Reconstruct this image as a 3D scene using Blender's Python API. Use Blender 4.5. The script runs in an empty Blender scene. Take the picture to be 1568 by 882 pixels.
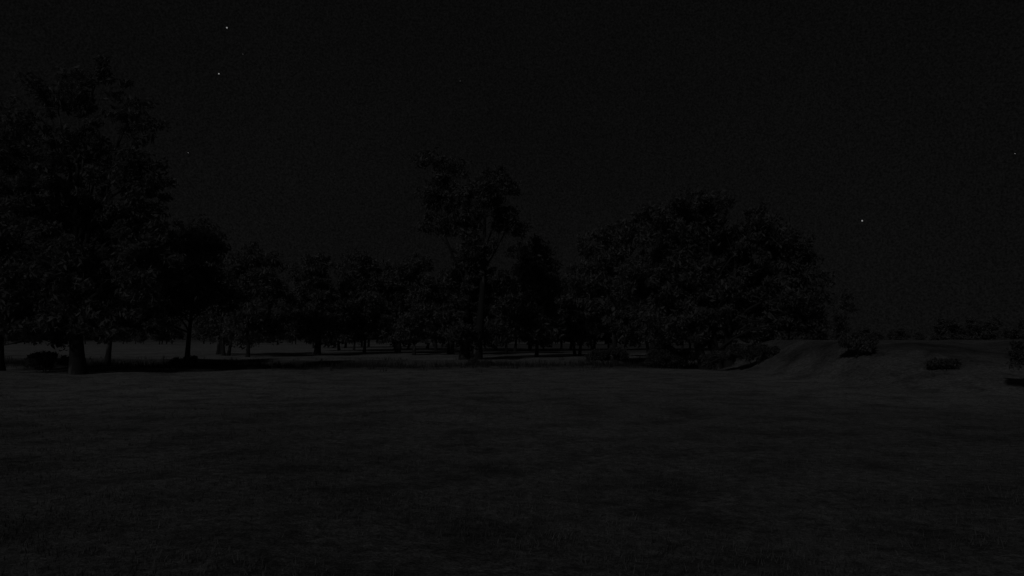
import bpy, math, random
import numpy as np
from mathutils import Vector
GAIN = 1.0   # 1.0 = real night level
rng = np.random.default_rng(11)
sc = bpy.context.scene
sc.view_settings.view_transform='Standard'
try: sc.view_settings.look='None'
except Exception: pass
sc.view_settings.exposure=0
CAM_H=2.6

# ------------------------------------------------------------- materials
def new_mat(name):
    m=bpy.data.materials.new(name); m.use_nodes=True
    nt=m.node_tree; b=nt.nodes['Principled BSDF']
    b.inputs['Roughness'].default_value=0.95
    if 'Specular IOR Level' in b.inputs: b.inputs['Specular IOR Level'].default_value=0.1
    return m,nt,b
def noise(nt,scale,detail=4,rough=0.6,vec=None):
    n=nt.nodes.new('ShaderNodeTexNoise'); n.inputs['Scale'].default_value=scale
    n.inputs['Detail'].default_value=detail; n.inputs['Roughness'].default_value=rough
    if vec is not None: nt.links.new(vec,n.inputs['Vector'])
    return n.outputs['Fac']
def maprange(nt,val,a,b,c,d):
    n=nt.nodes.new('ShaderNodeMapRange'); nt.links.new(val,n.inputs['Value'])
    for i,v in zip(('From Min','From Max','To Min','To Max'),(a,b,c,d)): n.inputs[i].default_value=v
    return n.outputs['Result']
def math_(nt,op,a,b):
    n=nt.nodes.new('ShaderNodeMath'); n.operation=op
    for i,v in enumerate((a,b)):
        if isinstance(v,(int,float)): n.inputs[i].default_value=v
        else: nt.links.new(v,n.inputs[i])
    return n.outputs[0]

def ground_mat():
    m,nt,b=new_mat('dry_grass_ground')
    geo=nt.nodes.new('ShaderNodeNewGeometry').outputs['Position']
    at=nt.nodes.new('ShaderNodeAttribute'); at.attribute_name='tone'
    v=maprange(nt,noise(nt,0.07,3,0.5,geo),0.3,0.7,0.8,1.2)
    v=math_(nt,'MULTIPLY',v,maprange(nt,noise(nt,0.55,5,0.65,geo),0.36,0.55,0.62,1.10))
    v=math_(nt,'MULTIPLY',v,maprange(nt,noise(nt,5.0,4,0.7,geo),0.3,0.7,0.5,1.5))
    v=math_(nt,'MULTIPLY',v,maprange(nt,noise(nt,28.0,3,0.7,geo),0.3,0.7,0.4,1.6))
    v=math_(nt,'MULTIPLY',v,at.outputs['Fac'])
    nt.links.new(v,b.inputs['Base Color'])
    bp=nt.nodes.new('ShaderNodeBump'); bp.inputs['Strength'].default_value=0.9; bp.inputs['Distance'].default_value=0.12
    nt.links.new(noise(nt,3.0,8,0.7,geo),bp.inputs['Height']); nt.links.new(bp.outputs[0],b.inputs['Normal'])
    return m
def foliage_mat(name,lo,hi,trans=0.0):
    m,nt,b=new_mat(name)
    geo=nt.nodes.new('ShaderNodeNewGeometry')
    v=maprange(nt,noise(nt,0.8,3,0.6,geo.outputs['Position']),0.35,0.65,lo,hi)
    v=math_(nt,'MULTIPLY',v,maprange(nt,geo.outputs['Random Per Island'],0,1,0.6,1.4))
    nt.links.new(v,b.inputs['Base Color'])
    b.inputs['Roughness'].default_value=0.8
    if trans>0:   # thin leaves pass part of the light through
        tr=nt.nodes.new('ShaderNodeBsdfTranslucent'); mx=nt.nodes.new('ShaderNodeAddShader')
        nt.links.new(math_(nt,'MULTIPLY',v,trans),tr.inputs['Color'])
        nt.links.new(b.outputs[0],mx.inputs[0]); nt.links.new(tr.outputs[0],mx.inputs[1])
        nt.links.new(mx.outputs[0],nt.nodes['Material Output'].inputs['Surface'])
    return m
def bark_mat(name,lo,hi):
    m,nt,b=new_mat(name)
    geo=nt.nodes.new('ShaderNodeNewGeometry').outputs['Position']
    mp=nt.nodes.new('ShaderNodeMapping'); mp.inputs['Scale'].default_value=(1,1,0.3)
    nt.links.new(geo,mp.inputs['Vector'])
    v=maprange(nt,noise(nt,0.9,5,0.6,mp.outputs[0]),0.54,0.70,lo,hi)
    nt.links.new(v,b.inputs['Base Color'])
    bp=nt.nodes.new('ShaderNodeBump'); bp.inputs['Strength'].default_value=0.6; bp.inputs['Distance'].default_value=0.05
    nt.links.new(noise(nt,9,5,0.7,mp.outputs[0]),bp.inputs['Height']); nt.links.new(bp.outputs[0],b.inputs['Normal'])
    return m
M_ground=ground_mat()
M_leaf=foliage_mat('gum_leaves',0.10,0.15,0.7)
M_leaf_far=foliage_mat('distant_leaves',0.12,0.16,0.7)
M_leaf_dark=foliage_mat('shrub_leaves',0.09,0.14,0.6)
M_bark=bark_mat('gum_bark',0.06,0.26)
M_bark_dark=bark_mat('rough_bark',0.05,0.12)
M_grass=foliage_mat('dry_grass_blades',0.10,0.22)
M_reed=foliage_mat('reed_blades',0.05,0.09,0.5)

# ------------------------------------------------------------- terrain
def S(t): 
    t=np.clip(t,0,1); return t*t*(3-2*t)
def wob(x,y): return np.sin(x*0.21+1.3)*np.cos(y*0.17+0.4)+0.5*np.sin(x*0.53+y*0.31)+0.3*np.sin(x*1.13-y*0.9+2)
def creek_y(x): return 84-0.10*(x+20)+3*np.sin(x*0.07)
def height(x,y):
    x=np.asarray(x,float); y=np.asarray(y,float)
    near=1-S((np.hypot(x,y)-150)/200)
    h=0.07*wob(x,y)*near
    cy=creek_y(x); dch=np.abs(y-cy)
    h-=1.6*(1-S((dch-2)/8))*(1-S((x-28)/10))
    # earth bank on the right
    e=18.3+1.2*np.sin(y*0.11)+np.clip((58-y)*0.12,-3,6)
    bx=S((x-e)/5.5); by=S((y-32)/21)*(1-S((y-66)/16))
    h+=bx*by*(2.5+0.04*wob(x*1.7,y*1.3)+0.03*np.sin(x*0.35))
    # shallow gullies eroded in the bank face
    h-=0.20*bx*S((y-36)/8)*(1-S((y-52)/6))*np.clip(np.sin(x*0.8+np.sin(y*0.3)*1.5),0,1)
    return h
def tone(x,y):
    t=0.36*np.ones_like(x)
    t*=0.58+0.42*S((np.hypot(x,y)-6)/42)               # darker close to the camera, full tone further out
    cy=creek_y(x)
    dark=(1-S((np.abs(y-cy+3)-10)/7))*(1-S((x-16)/8))
    dark*=np.where(x<-18,1.0,0.65)
    t*=1-0.66*dark
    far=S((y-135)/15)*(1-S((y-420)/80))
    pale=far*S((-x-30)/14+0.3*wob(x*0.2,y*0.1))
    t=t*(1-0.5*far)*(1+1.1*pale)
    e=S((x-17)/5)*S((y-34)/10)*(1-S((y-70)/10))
    patches=S((wob(x*1.1+4,y*1.4)+.1)/1.0)
    t*=1-e*(0.42+0.20*patches)  # bank toned darker overall, more so in irregular patches
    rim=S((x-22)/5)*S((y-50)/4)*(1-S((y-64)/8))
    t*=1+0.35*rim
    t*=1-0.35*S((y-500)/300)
    return t
def axis(lo,hi,step,far,g=1.16):
    a=list(np.arange(lo,hi+1e-6,step))
    s=step; v=hi; R=[]
    while v<far: s*=g; v+=s; R.append(v)
    s=step; v=lo; L=[]
    while v>-far: s*=g; v-=s; L.append(v)
    return np.array(L[::-1]+a+R)
def mesh_from(name,V,F_loops,F_sizes,mats,midx=None,smooth=False):
    me=bpy.data.meshes.new(name)
    V=np.asarray(V,np.float32); F_loops=np.asarray(F_loops,np.int32); F_sizes=np.asarray(F_sizes,np.int32)
    me.vertices.add(len(V)); me.vertices.foreach_set('co',V.ravel())
    me.loops.add(len(F_loops)); me.loops.foreach_set('vertex_index',F_loops)
    me.polygons.add(len(F_sizes))
    st=np.concatenate([[0],np.cumsum(F_sizes)[:-1]]).astype(np.int32)
    me.polygons.foreach_set('loop_start',st)
    if midx is not None: me.polygons.foreach_set('material_index',np.asarray(midx,np.int32))
    if smooth is True: me.polygons.foreach_set('use_smooth',np.ones(len(F_sizes),bool))
    for m in mats: me.materials.append(m)
    me.update(calc_edges=True); me.validate()
    return me
def add(name,me,loc=(0,0,0),parent=None):
    o=bpy.data.objects.new(name,me); o.location=loc
    sc.collection.objects.link(o)
    if parent: o.parent=parent
    return o
xs=axis(-50,60,0.5,3500); ys=axis(0,115,0.5,3500)
X,Y=np.meshgrid(xs,ys); Z=height(X,Y)
nx,ny=len(xs),len(ys)
V=np.stack([X.ravel(),Y.ravel(),Z.ravel()],1)
i=np.arange(ny-1)[:,None]*nx+np.arange(nx-1)[None,:]; i=i.ravel()
Q=np.stack([i,i+1,i+1+nx,i+nx],1)
me=mesh_from('ground',V,Q.ravel(),np.full(len(Q),4),[M_ground],smooth=True)
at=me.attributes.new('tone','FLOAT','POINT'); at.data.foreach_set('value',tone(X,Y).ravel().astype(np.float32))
add('ground',me)

# ------------------------------------------------------------- tree builder
class Geo:
    def __init__(s): s.V=[];s.L=[];s.S=[];s.M=[];s.n=0
    def quads(s,V,Q,mi):
        s.V.append(V); s.L.append((Q+s.n).ravel()); s.S.append(np.full(len(Q),Q.shape[1])); s.M.append(np.full(len(Q),mi)); s.n+=len(V)
    def mesh(s,name,mats): return mesh_from(name,np.concatenate(s.V),np.concatenate(s.L),np.concatenate(s.S),mats,np.concatenate(s.M))
def tube(g,P,R,k=8,mi=0):
    P=np.asarray(P,float); n=len(P)
    T=np.gradient(P,axis=0); T/=np.linalg.norm(T,axis=1)[:,None]+1e-9
    ref=np.array([0.31,0.95,0.05]); A=np.cross(T,ref); A/=np.linalg.norm(A,axis=1)[:,None]+1e-9
    B=np.cross(T,A); th=np.arange(k)*2*math.pi/k
    V=(P[:,None,:]+np.asarray(R)[:,None,None]*(np.cos(th)[None,:,None]*A[:,None,:]+np.sin(th)[None,:,None]*B[:,None,:])).reshape(-1,3)
    Q=[]
    for a in range(n-1):
        for b in range(k):
            Q.append((a*k+b,a*k+(b+1)%k,(a+1)*k+(b+1)%k,(a+1)*k+b))
    g.quads(V,np.array(Q),mi)
def bent(p0,p1,n,amp,r,up=0.0):
    p0=np.asarray(p0,float);p1=np.asarray(p1,float); t=np.linspace(0,1,n)[:,None]
    P=p0+(p1-p0)*t
    L=np.linalg.norm(p1-p0)
    off=np.zeros((n,3))
    for k in (1,2,3): off+=np.sin(t*math.pi*k)*r.normal(0,1,3)*amp*L/k/k
    P=P+off; P[:,2]+=(np.sin(t[:,0]*math.pi)*up*L)
    return P
def leaves(g,C,n,rad,size,r,mi=1,droop=0.6):
    """n leaf sprays round each clump centre"""
    C=np.repeat(C,n,axis=0); N=len(C)
    rr=np.repeat(rad,n)[:,None]
    d=r.normal(0,1,(N,3)); d/=np.linalg.norm(d,axis=1)[:,None]
    P=C+d*rr*(r.random((N,1))**0.6)*np.array([1.15,1.15,0.8])
    a=r.normal(0,1,(N,3)); a[:,2]-=droop; a/=np.linalg.norm(a,axis=1)[:,None]
    b=np.cross(a,r.normal(0,1,(N,3))); b/=np.linalg.norm(b,axis=1)[:,None]+1e-9
    s=size*(0.6+0.9*r.random((N,1)))
    L=a*s; W=b*s*0.36
    V=np.stack([P-L,P+W,P+L,P-W],1).reshape(-1,3)
    Q=np.arange(N*4).reshape(-1,4)
    g.quads(V,Q,mi)
def tree(name,lobes,trunk_r,seed,base=(0,0),fork=0.35,dens=1.0,leaf=0.16,mats=None,nleaf=70,stems=1,clump=0.75,link=True,depth=0.7,lean=0.0,fat=1.12,thin_above=None):
    r=np.random.default_rng(seed); g=Geo()
    leaf=leaf*1.35
    lob=np.array([(l[0],r.normal(0,depth)*l[2]*0.7,l[1],l[2]*fat) for l in lobes])
    H=lob[:,2].max()
    tops=[]
    for s in range(stems):
        bx=(s-(stems-1)/2)*trunk_r*2.5
        top=np.array([lean+bx*2.5+r.normal(0,.4),r.normal(0,.6),H*0.82])
        P=bent((bx,0,-0.4),top,12,0.02,r)
        t=np.linspace(0,1,12); R=trunk_r*(1-0.82*t)*(1+0.55*np.exp(-t*14))
        tube(g,P,R,10,0); tops.append((P,R))
    for (lx,ly,lz,lr) in lob:
        P,R=tops[r.integers(len(tops))]
        zt=max(H*0.10,min(lz*r.uniform(0.45,0.72),P[-1,2]*0.95)); zt=max(zt,min(H*fork*0.6,lz*0.8))
        k=int(np.argmin(np.abs(P[:,2]-zt)))
        limb=bent(P[k],(lx,ly,lz),7,0.05,r,0.06)
        r0=min(R[k]*0.55,0.07+lr*0.035)
        tube(g,limb,np.linspace(r0,r0*0.3,7),7,0)
        dl=dens*(0.5 if (thin_above and lz>thin_above) else 1.0)
        nc=max(4,int(lr*lr*4.4*dl/(clump/0.75)**1.5))
        d=r.normal(0,1,(nc,3)); d/=np.linalg.norm(d,axis=1)[:,None]
        d[:,2]=np.where(d[:,2]<-0.6,-d[:,2]*0.6,d[:,2])
        rad=lr*(0.2+0.85*r.random((nc,1))**0.6)
        C=np.array([lx,ly,lz])+d*rad*np.array([1,1,0.92])
        for c in C[::3]:
            kk=r.integers(3,7)
            tw=bent(limb[kk],c,4,0.08,r,0.04); q=max(0.02,r0*0.2)
            tube(g,tw,np.linspace(q,0.012,4),4,0)
        C[:,2]=np.maximum(C[:,2],0.3)
        leaves(g,C,nleaf,clump*(0.6+0.8*r.random(nc)),leaf,r)
    me=g.mesh(name,mats or [M_bark,M_leaf])
    if not link: return me
    z=float(height(base[0],base[1]))
    return add(name,me,(base[0],base[1],z))

# tall gum at the left
tree('gum_tree',[(.2,22.9,2.1),(-3.2,20.9,2.9),(2.8,19.6,2.3),(-4.8,17.1,3.6),(-.2,16.6,3.8),(3.4,14.8,2.4),(-3.2,12.3,3.6),(2.6,11.4,3.0),
  (4.2,8.6,3.0),(-5.2,7.6,3.6),(0,8,3.2),(3.6,5.2,2.6),(-5.4,4.2,2.8),(-1.6,4.6,2.2),(1.4,3.4,1.8)],0.5,1,(-33,56),nleaf=80,lean=-1,thin_above=15.5)
tree('gum_tree',[(0,17,3.2),(-3,14,3.6),(3.2,13,3.4),(0,9.5,4),(4,7.5,3),(-4,7,3.2),(2.5,4,3),(-2,4,3),(4,2.6,1.8)],0.45,2,(-42,60))
tree('gum_tree',[(-.6,12,2.4),(2.0,10.3,2.5),(-2.4,9.4,2.7),(.6,7.4,2.9),(-2.9,6.0,2.8),(2.4,6.2,2.3),(-5,8,2.6),(-5,4.6,2.2)],0.26,3,(-31.0,70),leaf=.17)
tree('gum_tree',[(0,13.2,2.6),(2.4,11.2,2.4),(-2.6,10.5,2.6),(0,8.2,3),(2.6,6.8,2.4),(-2.6,6.2,2.4),(0,4,2.2)],0.3,33,(-43,78),leaf=.17)
# centre gum
tree('gum_tree',[(-5.9,26.2,2.2),(-2.6,24.4,2.5),(3.6,23.0,2.6),(-3.8,20.8,3.2),(1.7,20.2,3.2),(5.0,17.4,2.3),(-4.6,17.2,1.9),(-1,17.4,2.2),
  (.9,13.8,2.4),(0,10.6,3),(3.2,10.4,2),(2.3,7.4,3.0),(-2.0,6.2,2.5),(1.7,3.6,2.6),(-1.2,3.0,2.2)],0.6,4,(-5.4,95),leaf=.2,clump=.85,stems=2,thin_above=23.5)
# right spreading gum and the paler one behind it
tree('gum_tree',[(-.8,13.9,2.4),(-4.8,12.4,2.7),(3.9,11.9,2.7),(6.4,9.8,2.9),(1.6,9.8,3.8),(-3.7,8.4,3.3),(7.9,6.9,2.5),(-6.9,7.2,2.7),
  (-.8,5.9,3.4),(4.5,5.4,3.4),(7.6,4.2,2.3),(-3.4,3.8,2.3),(-5.6,4.4,2.0),(5.6,2.8,2.2),(8.8,2.9,1.4)],0.42,5,(18.5,66),stems=3,nleaf=80,fork=.2)
tree('gum_tree',[(-1.1,15.2,2.6),(1.9,16.6,2.6),(5,17.4,2.3),(-1.9,11.7,3.1),(1.5,11.8,3.2),(5,12.5,3),(-3.4,8,2.6),(-.4,6.4,3),(3,5.5,3)],0.35,6,(12.2,86),leaf=.18,mats=[M_bark,M_leaf_far])
# mid-distance trees
def rlobes(seed,H,W,n):
    r=np.random.default_rng(seed); L=[]
    for i in range(n):
        t=(i+.5)/n; z=H*(0.17+0.73*t); w=W*math.sin(math.pi*(0.25+0.62*t))
        L.append((r.uniform(-1,1)*w*0.7,z,H*r.uniform(.12,.18)))
    return L
for k,(bx,by,H,W,s) in enumerate([(-39.6,110,15.8,5,21),(-34,128,16.8,5,22),(-27,134,17.5,5.5,23),(-21.5,138,16,5,31),(-16,120,15.6,5,24),(-10.5,126,14,4,25),(3.6,108,15.9,3.2,26),(10.5,118,13.5,4,27),
      (-1,134,13,5,34),(-46,118,15,5,28),(21,112,15,5,29),(-51,128,15.5,5,30)]):
    tree('gum_tree',rlobes(s,H*1.06,W*1.15,11),0.26,s,(bx,by),leaf=.24,clump=1.0,nleaf=45,mats=[M_bark,M_leaf_far],stems=1+k%2)
# young spindly tree and shrubs at the bank
tree('sapling',[(0,6.3,.7),(.5,4.9,.9),(-.6,4.0,.9),(.2,2.8,1.0)],0.09,41,(34.0,75),dens=1.2,nleaf=35,clump=.4,leaf=.10)
def shrub(name,bx,by,w,h,seed,mats=None,dens=5):
    r=np.random.default_rng(seed)
    L=[(r.uniform(-.5,.5)*w,h*r.uniform(.3,.75),h*r.uniform(.22,.34)) for _ in range(7)]
    return tree(name,L,0.05,seed,(bx,by),dens=dens,nleaf=60,clump=.3,leaf=.07,stems=3,mats=mats or [M_bark_dark,M_leaf_dark],fork=.05)
shrub('shrub',22.0,47,1.5,1.5,51,dens=3)
shrub('shrub',24.2,41,1.2,0.4,52,dens=2)
shrub('shrub',25.6,35,1.6,2.6,53,dens=3)
shrub('shrub',14.5,67,4.0,2.2,54)
shrub('shrub',9.5,74,3.2,2.0,55)
shrub('shrub',-3.5,84,4.2,2.3,56)
shrub('shrub',-30,66,3,1.0,57)
shrub('shrub',-38,60,4,1.6,58)
shrub('shrub',20.0,60,2.8,1.9,59)
shrub('shrub',17.0,62,2.6,1.6,60)

# ------------------------------------------------------------- distant tree belt
root=bpy.data.objects.new('distant_tree_line',None); sc.collection.objects.link(root)
protos=[tree('distant_tree',rlobes(60+i,14,5.5,8),0.25,60+i,link=False,leaf=.38,clump=1.2,nleaf=30,mats=[M_bark,M_leaf_far]) for i in range(4)]
r=np.random.default_rng(5); c=0
def put(x,y,s):
    global c
    o=add('tree_%d'%c,protos[r.integers(4)],(x,y,float(height(x,y))-.3*s),root); c+=1
    o.scale=(s*r.uniform(.9,1.3),s*r.uniform(.9,1.3),s); o.rotation_euler[2]=r.uniform(0,6.28)
for x in np.arange(-62,58,3.6): put(x+r.normal(0,1.5),(172 if x>-45 else 230)+r.uniform(-12,30),r.uniform(1.0,1.4))
for x in np.arange(-330,100,6.5): put(x+r.normal(0,3),400+r.uniform(-25,40),r.uniform(.9,1.3))
for x in np.arange(100,420,3.6): put(x+r.normal(0,2),400+r.uniform(-25,40),r.uniform(.42,.66))
for x in (203,209,214,219,224,230,236): put(x,345+r.uniform(-5,5),r.uniform(.8,1.0))

# ------------------------------------------------------------- grass and reeds
def blades(name,x,y,n,h,w,mat,spread):
    N=len(x)*n; r=rng
    X=np.repeat(x,n)+r.normal(0,spread,N); Y=np.repeat(y,n)+r.normal(0,spread,N); Zb=height(X,Y)-.02
    hh=np.repeat(h,n)*r.uniform(.5,1.15,N); a=r.uniform(0,6.28,N); ln=r.uniform(.1,.7,N)*hh; b=r.uniform(0,6.28,N)
    B=np.stack([X,Y,Zb],1); W=np.stack([np.cos(a),np.sin(a),0*a],1)*w
    Tp=B+np.stack([np.cos(b)*ln,np.sin(b)*ln,hh],1)
    V=np.stack([B-W,B+W,Tp],1).reshape(-1,3)
    me=mesh_from(name,V,np.arange(N*3),np.full(N,3),[mat]); return add(name,me)
N=42000
d=6+64*rng.random(N)**1.25; ang=rng.uniform(-.78,.78,N)
gx=np.sin(ang)*d*1.15; gy=np.cos(ang)*d
pn=np.sin(gx*.9+np.sin(gy*.7)*2)+np.sin(gy*1.3+np.sin(gx*.5)*2)+rng.normal(0,.8,N)
k=pn>-.3; gx,gy=gx[k],gy[k]
blades('grass',gx,gy,6,rng.uniform(.04,.13,len(gx)),.008,M_grass,.10)
N=5200
rx=rng.uniform(-75,20,N); ry=creek_y(rx)-4+rng.normal(0,5.5,N)
blades('reeds',rx,ry,7,rng.uniform(.3,.8,N),.03,M_reed,.25)

# ------------------------------------------------------------- stars
def stars():
    L=[(-.390,.9724,.4264,2.9),(-.401,.9768,.3636,2.6),(-.368,.9749,.3905,.7),(-.443,.9844,.2558,1.1),(-.071,.9775,.3536,.8),
       (.479,.991,.163,3.1),(.688,.9845,.2548,1.2),(-.243,.9865,.2269,.5)]
    r=np.random.default_rng(9)
    for _ in range(40):
        v=r.normal(0,1,3); v[2]=abs(v[2])+.1
        if v[1]>0 and abs(v[0])<v[1]: continue
        L.append((*v,r.uniform(1,2.6)))
    import bmesh
    bm=bmesh.new()
    for x,y,z,s in L:
        p=Vector((x,y,z)).normalized()*3000
        res=bmesh.ops.create_icosphere(bm,subdivisions=1,radius=s)
        bmesh.ops.translate(bm,verts=res['verts'],vec=p)
    me=bpy.data.meshes.new('stars'); bm.to_mesh(me); bm.free()
    m=bpy.data.materials.new('starlight'); m.use_nodes=True; nt=m.node_tree; nt.nodes.clear()
    e=nt.nodes.new('ShaderNodeEmission'); e.inputs['Color'].default_value=(1,1,1,1); e.inputs['Strength'].default_value=0.24
    o=nt.nodes.new('ShaderNodeOutputMaterial'); nt.links.new(e.outputs[0],o.inputs[0]); me.materials.append(m)
    add('stars',me)
stars()

# ------------------------------------------------------------- night sky + moon
MOON_EL=math.radians(34); MOON_AZ=math.radians(208)   # compass azimuth, +Y = north: behind-left of the camera
w=bpy.data.worlds.new('World'); sc.world=w; w.use_nodes=True; nt=w.node_tree
bg=nt.nodes['Background']
sky=nt.nodes.new('ShaderNodeTexSky'); sky.sky_type='NISHITA'; sky.sun_disc=False
sky.sun_elevation=MOON_EL; sky.sun_rotation=MOON_AZ
bw=nt.nodes.new('ShaderNodeRGBToBW'); nt.links.new(sky.outputs[0],bw.inputs[0])
tc=nt.nodes.new('ShaderNodeTexCoord').outputs['Generated']
sep=nt.nodes.new('ShaderNodeSeparateXYZ'); nt.links.new(tc,sep.inputs[0])
glow=maprange(nt,sep.outputs['Z'],0.0,0.5,0.0035,0.0025)    # airglow, stronger towards the horizon
s1=math_(nt,'MULTIPLY',bw.outputs[0],0.00005)
v=math_(nt,'ADD',glow,s1)
v=math_(nt,'MULTIPLY',v,maprange(nt,noise(nt,2.5,4,.55,tc),.3,.7,.9,1.1))
v=math_(nt,'MULTIPLY',v,maprange(nt,noise(nt,420,2,.7,tc),.3,.7,.5,1.5))
nt.links.new(v,bg.inputs['Color']); bg.inputs['Strength'].default_value=GAIN
sun=bpy.data.lights.new('moon','SUN'); sun.energy=0.125*GAIN; sun.angle=math.radians(4); sun.color=(1,1,1)
so=bpy.data.objects.new('moon',sun); sc.collection.objects.link(so)
dirv=Vector((math.sin(MOON_AZ)*math.cos(MOON_EL),math.cos(MOON_AZ)*math.cos(MOON_EL),math.sin(MOON_EL)))
so.rotation_euler=dirv.to_track_quat('Z','Y').to_euler(); so.location=dirv*100+Vector((0,0,20))

# ------------------------------------------------------------- camera
cd=bpy.data.cameras.new('camera'); cam=bpy.data.objects.new('camera',cd); sc.collection.objects.link(cam)
cam.location=(0,0,CAM_H); cam.rotation_euler=(math.radians(94.03),0,0)
cd.sensor_width=36; cd.lens=25.7; cd.clip_end=8000; cd.clip_start=.1
sc.camera=cam
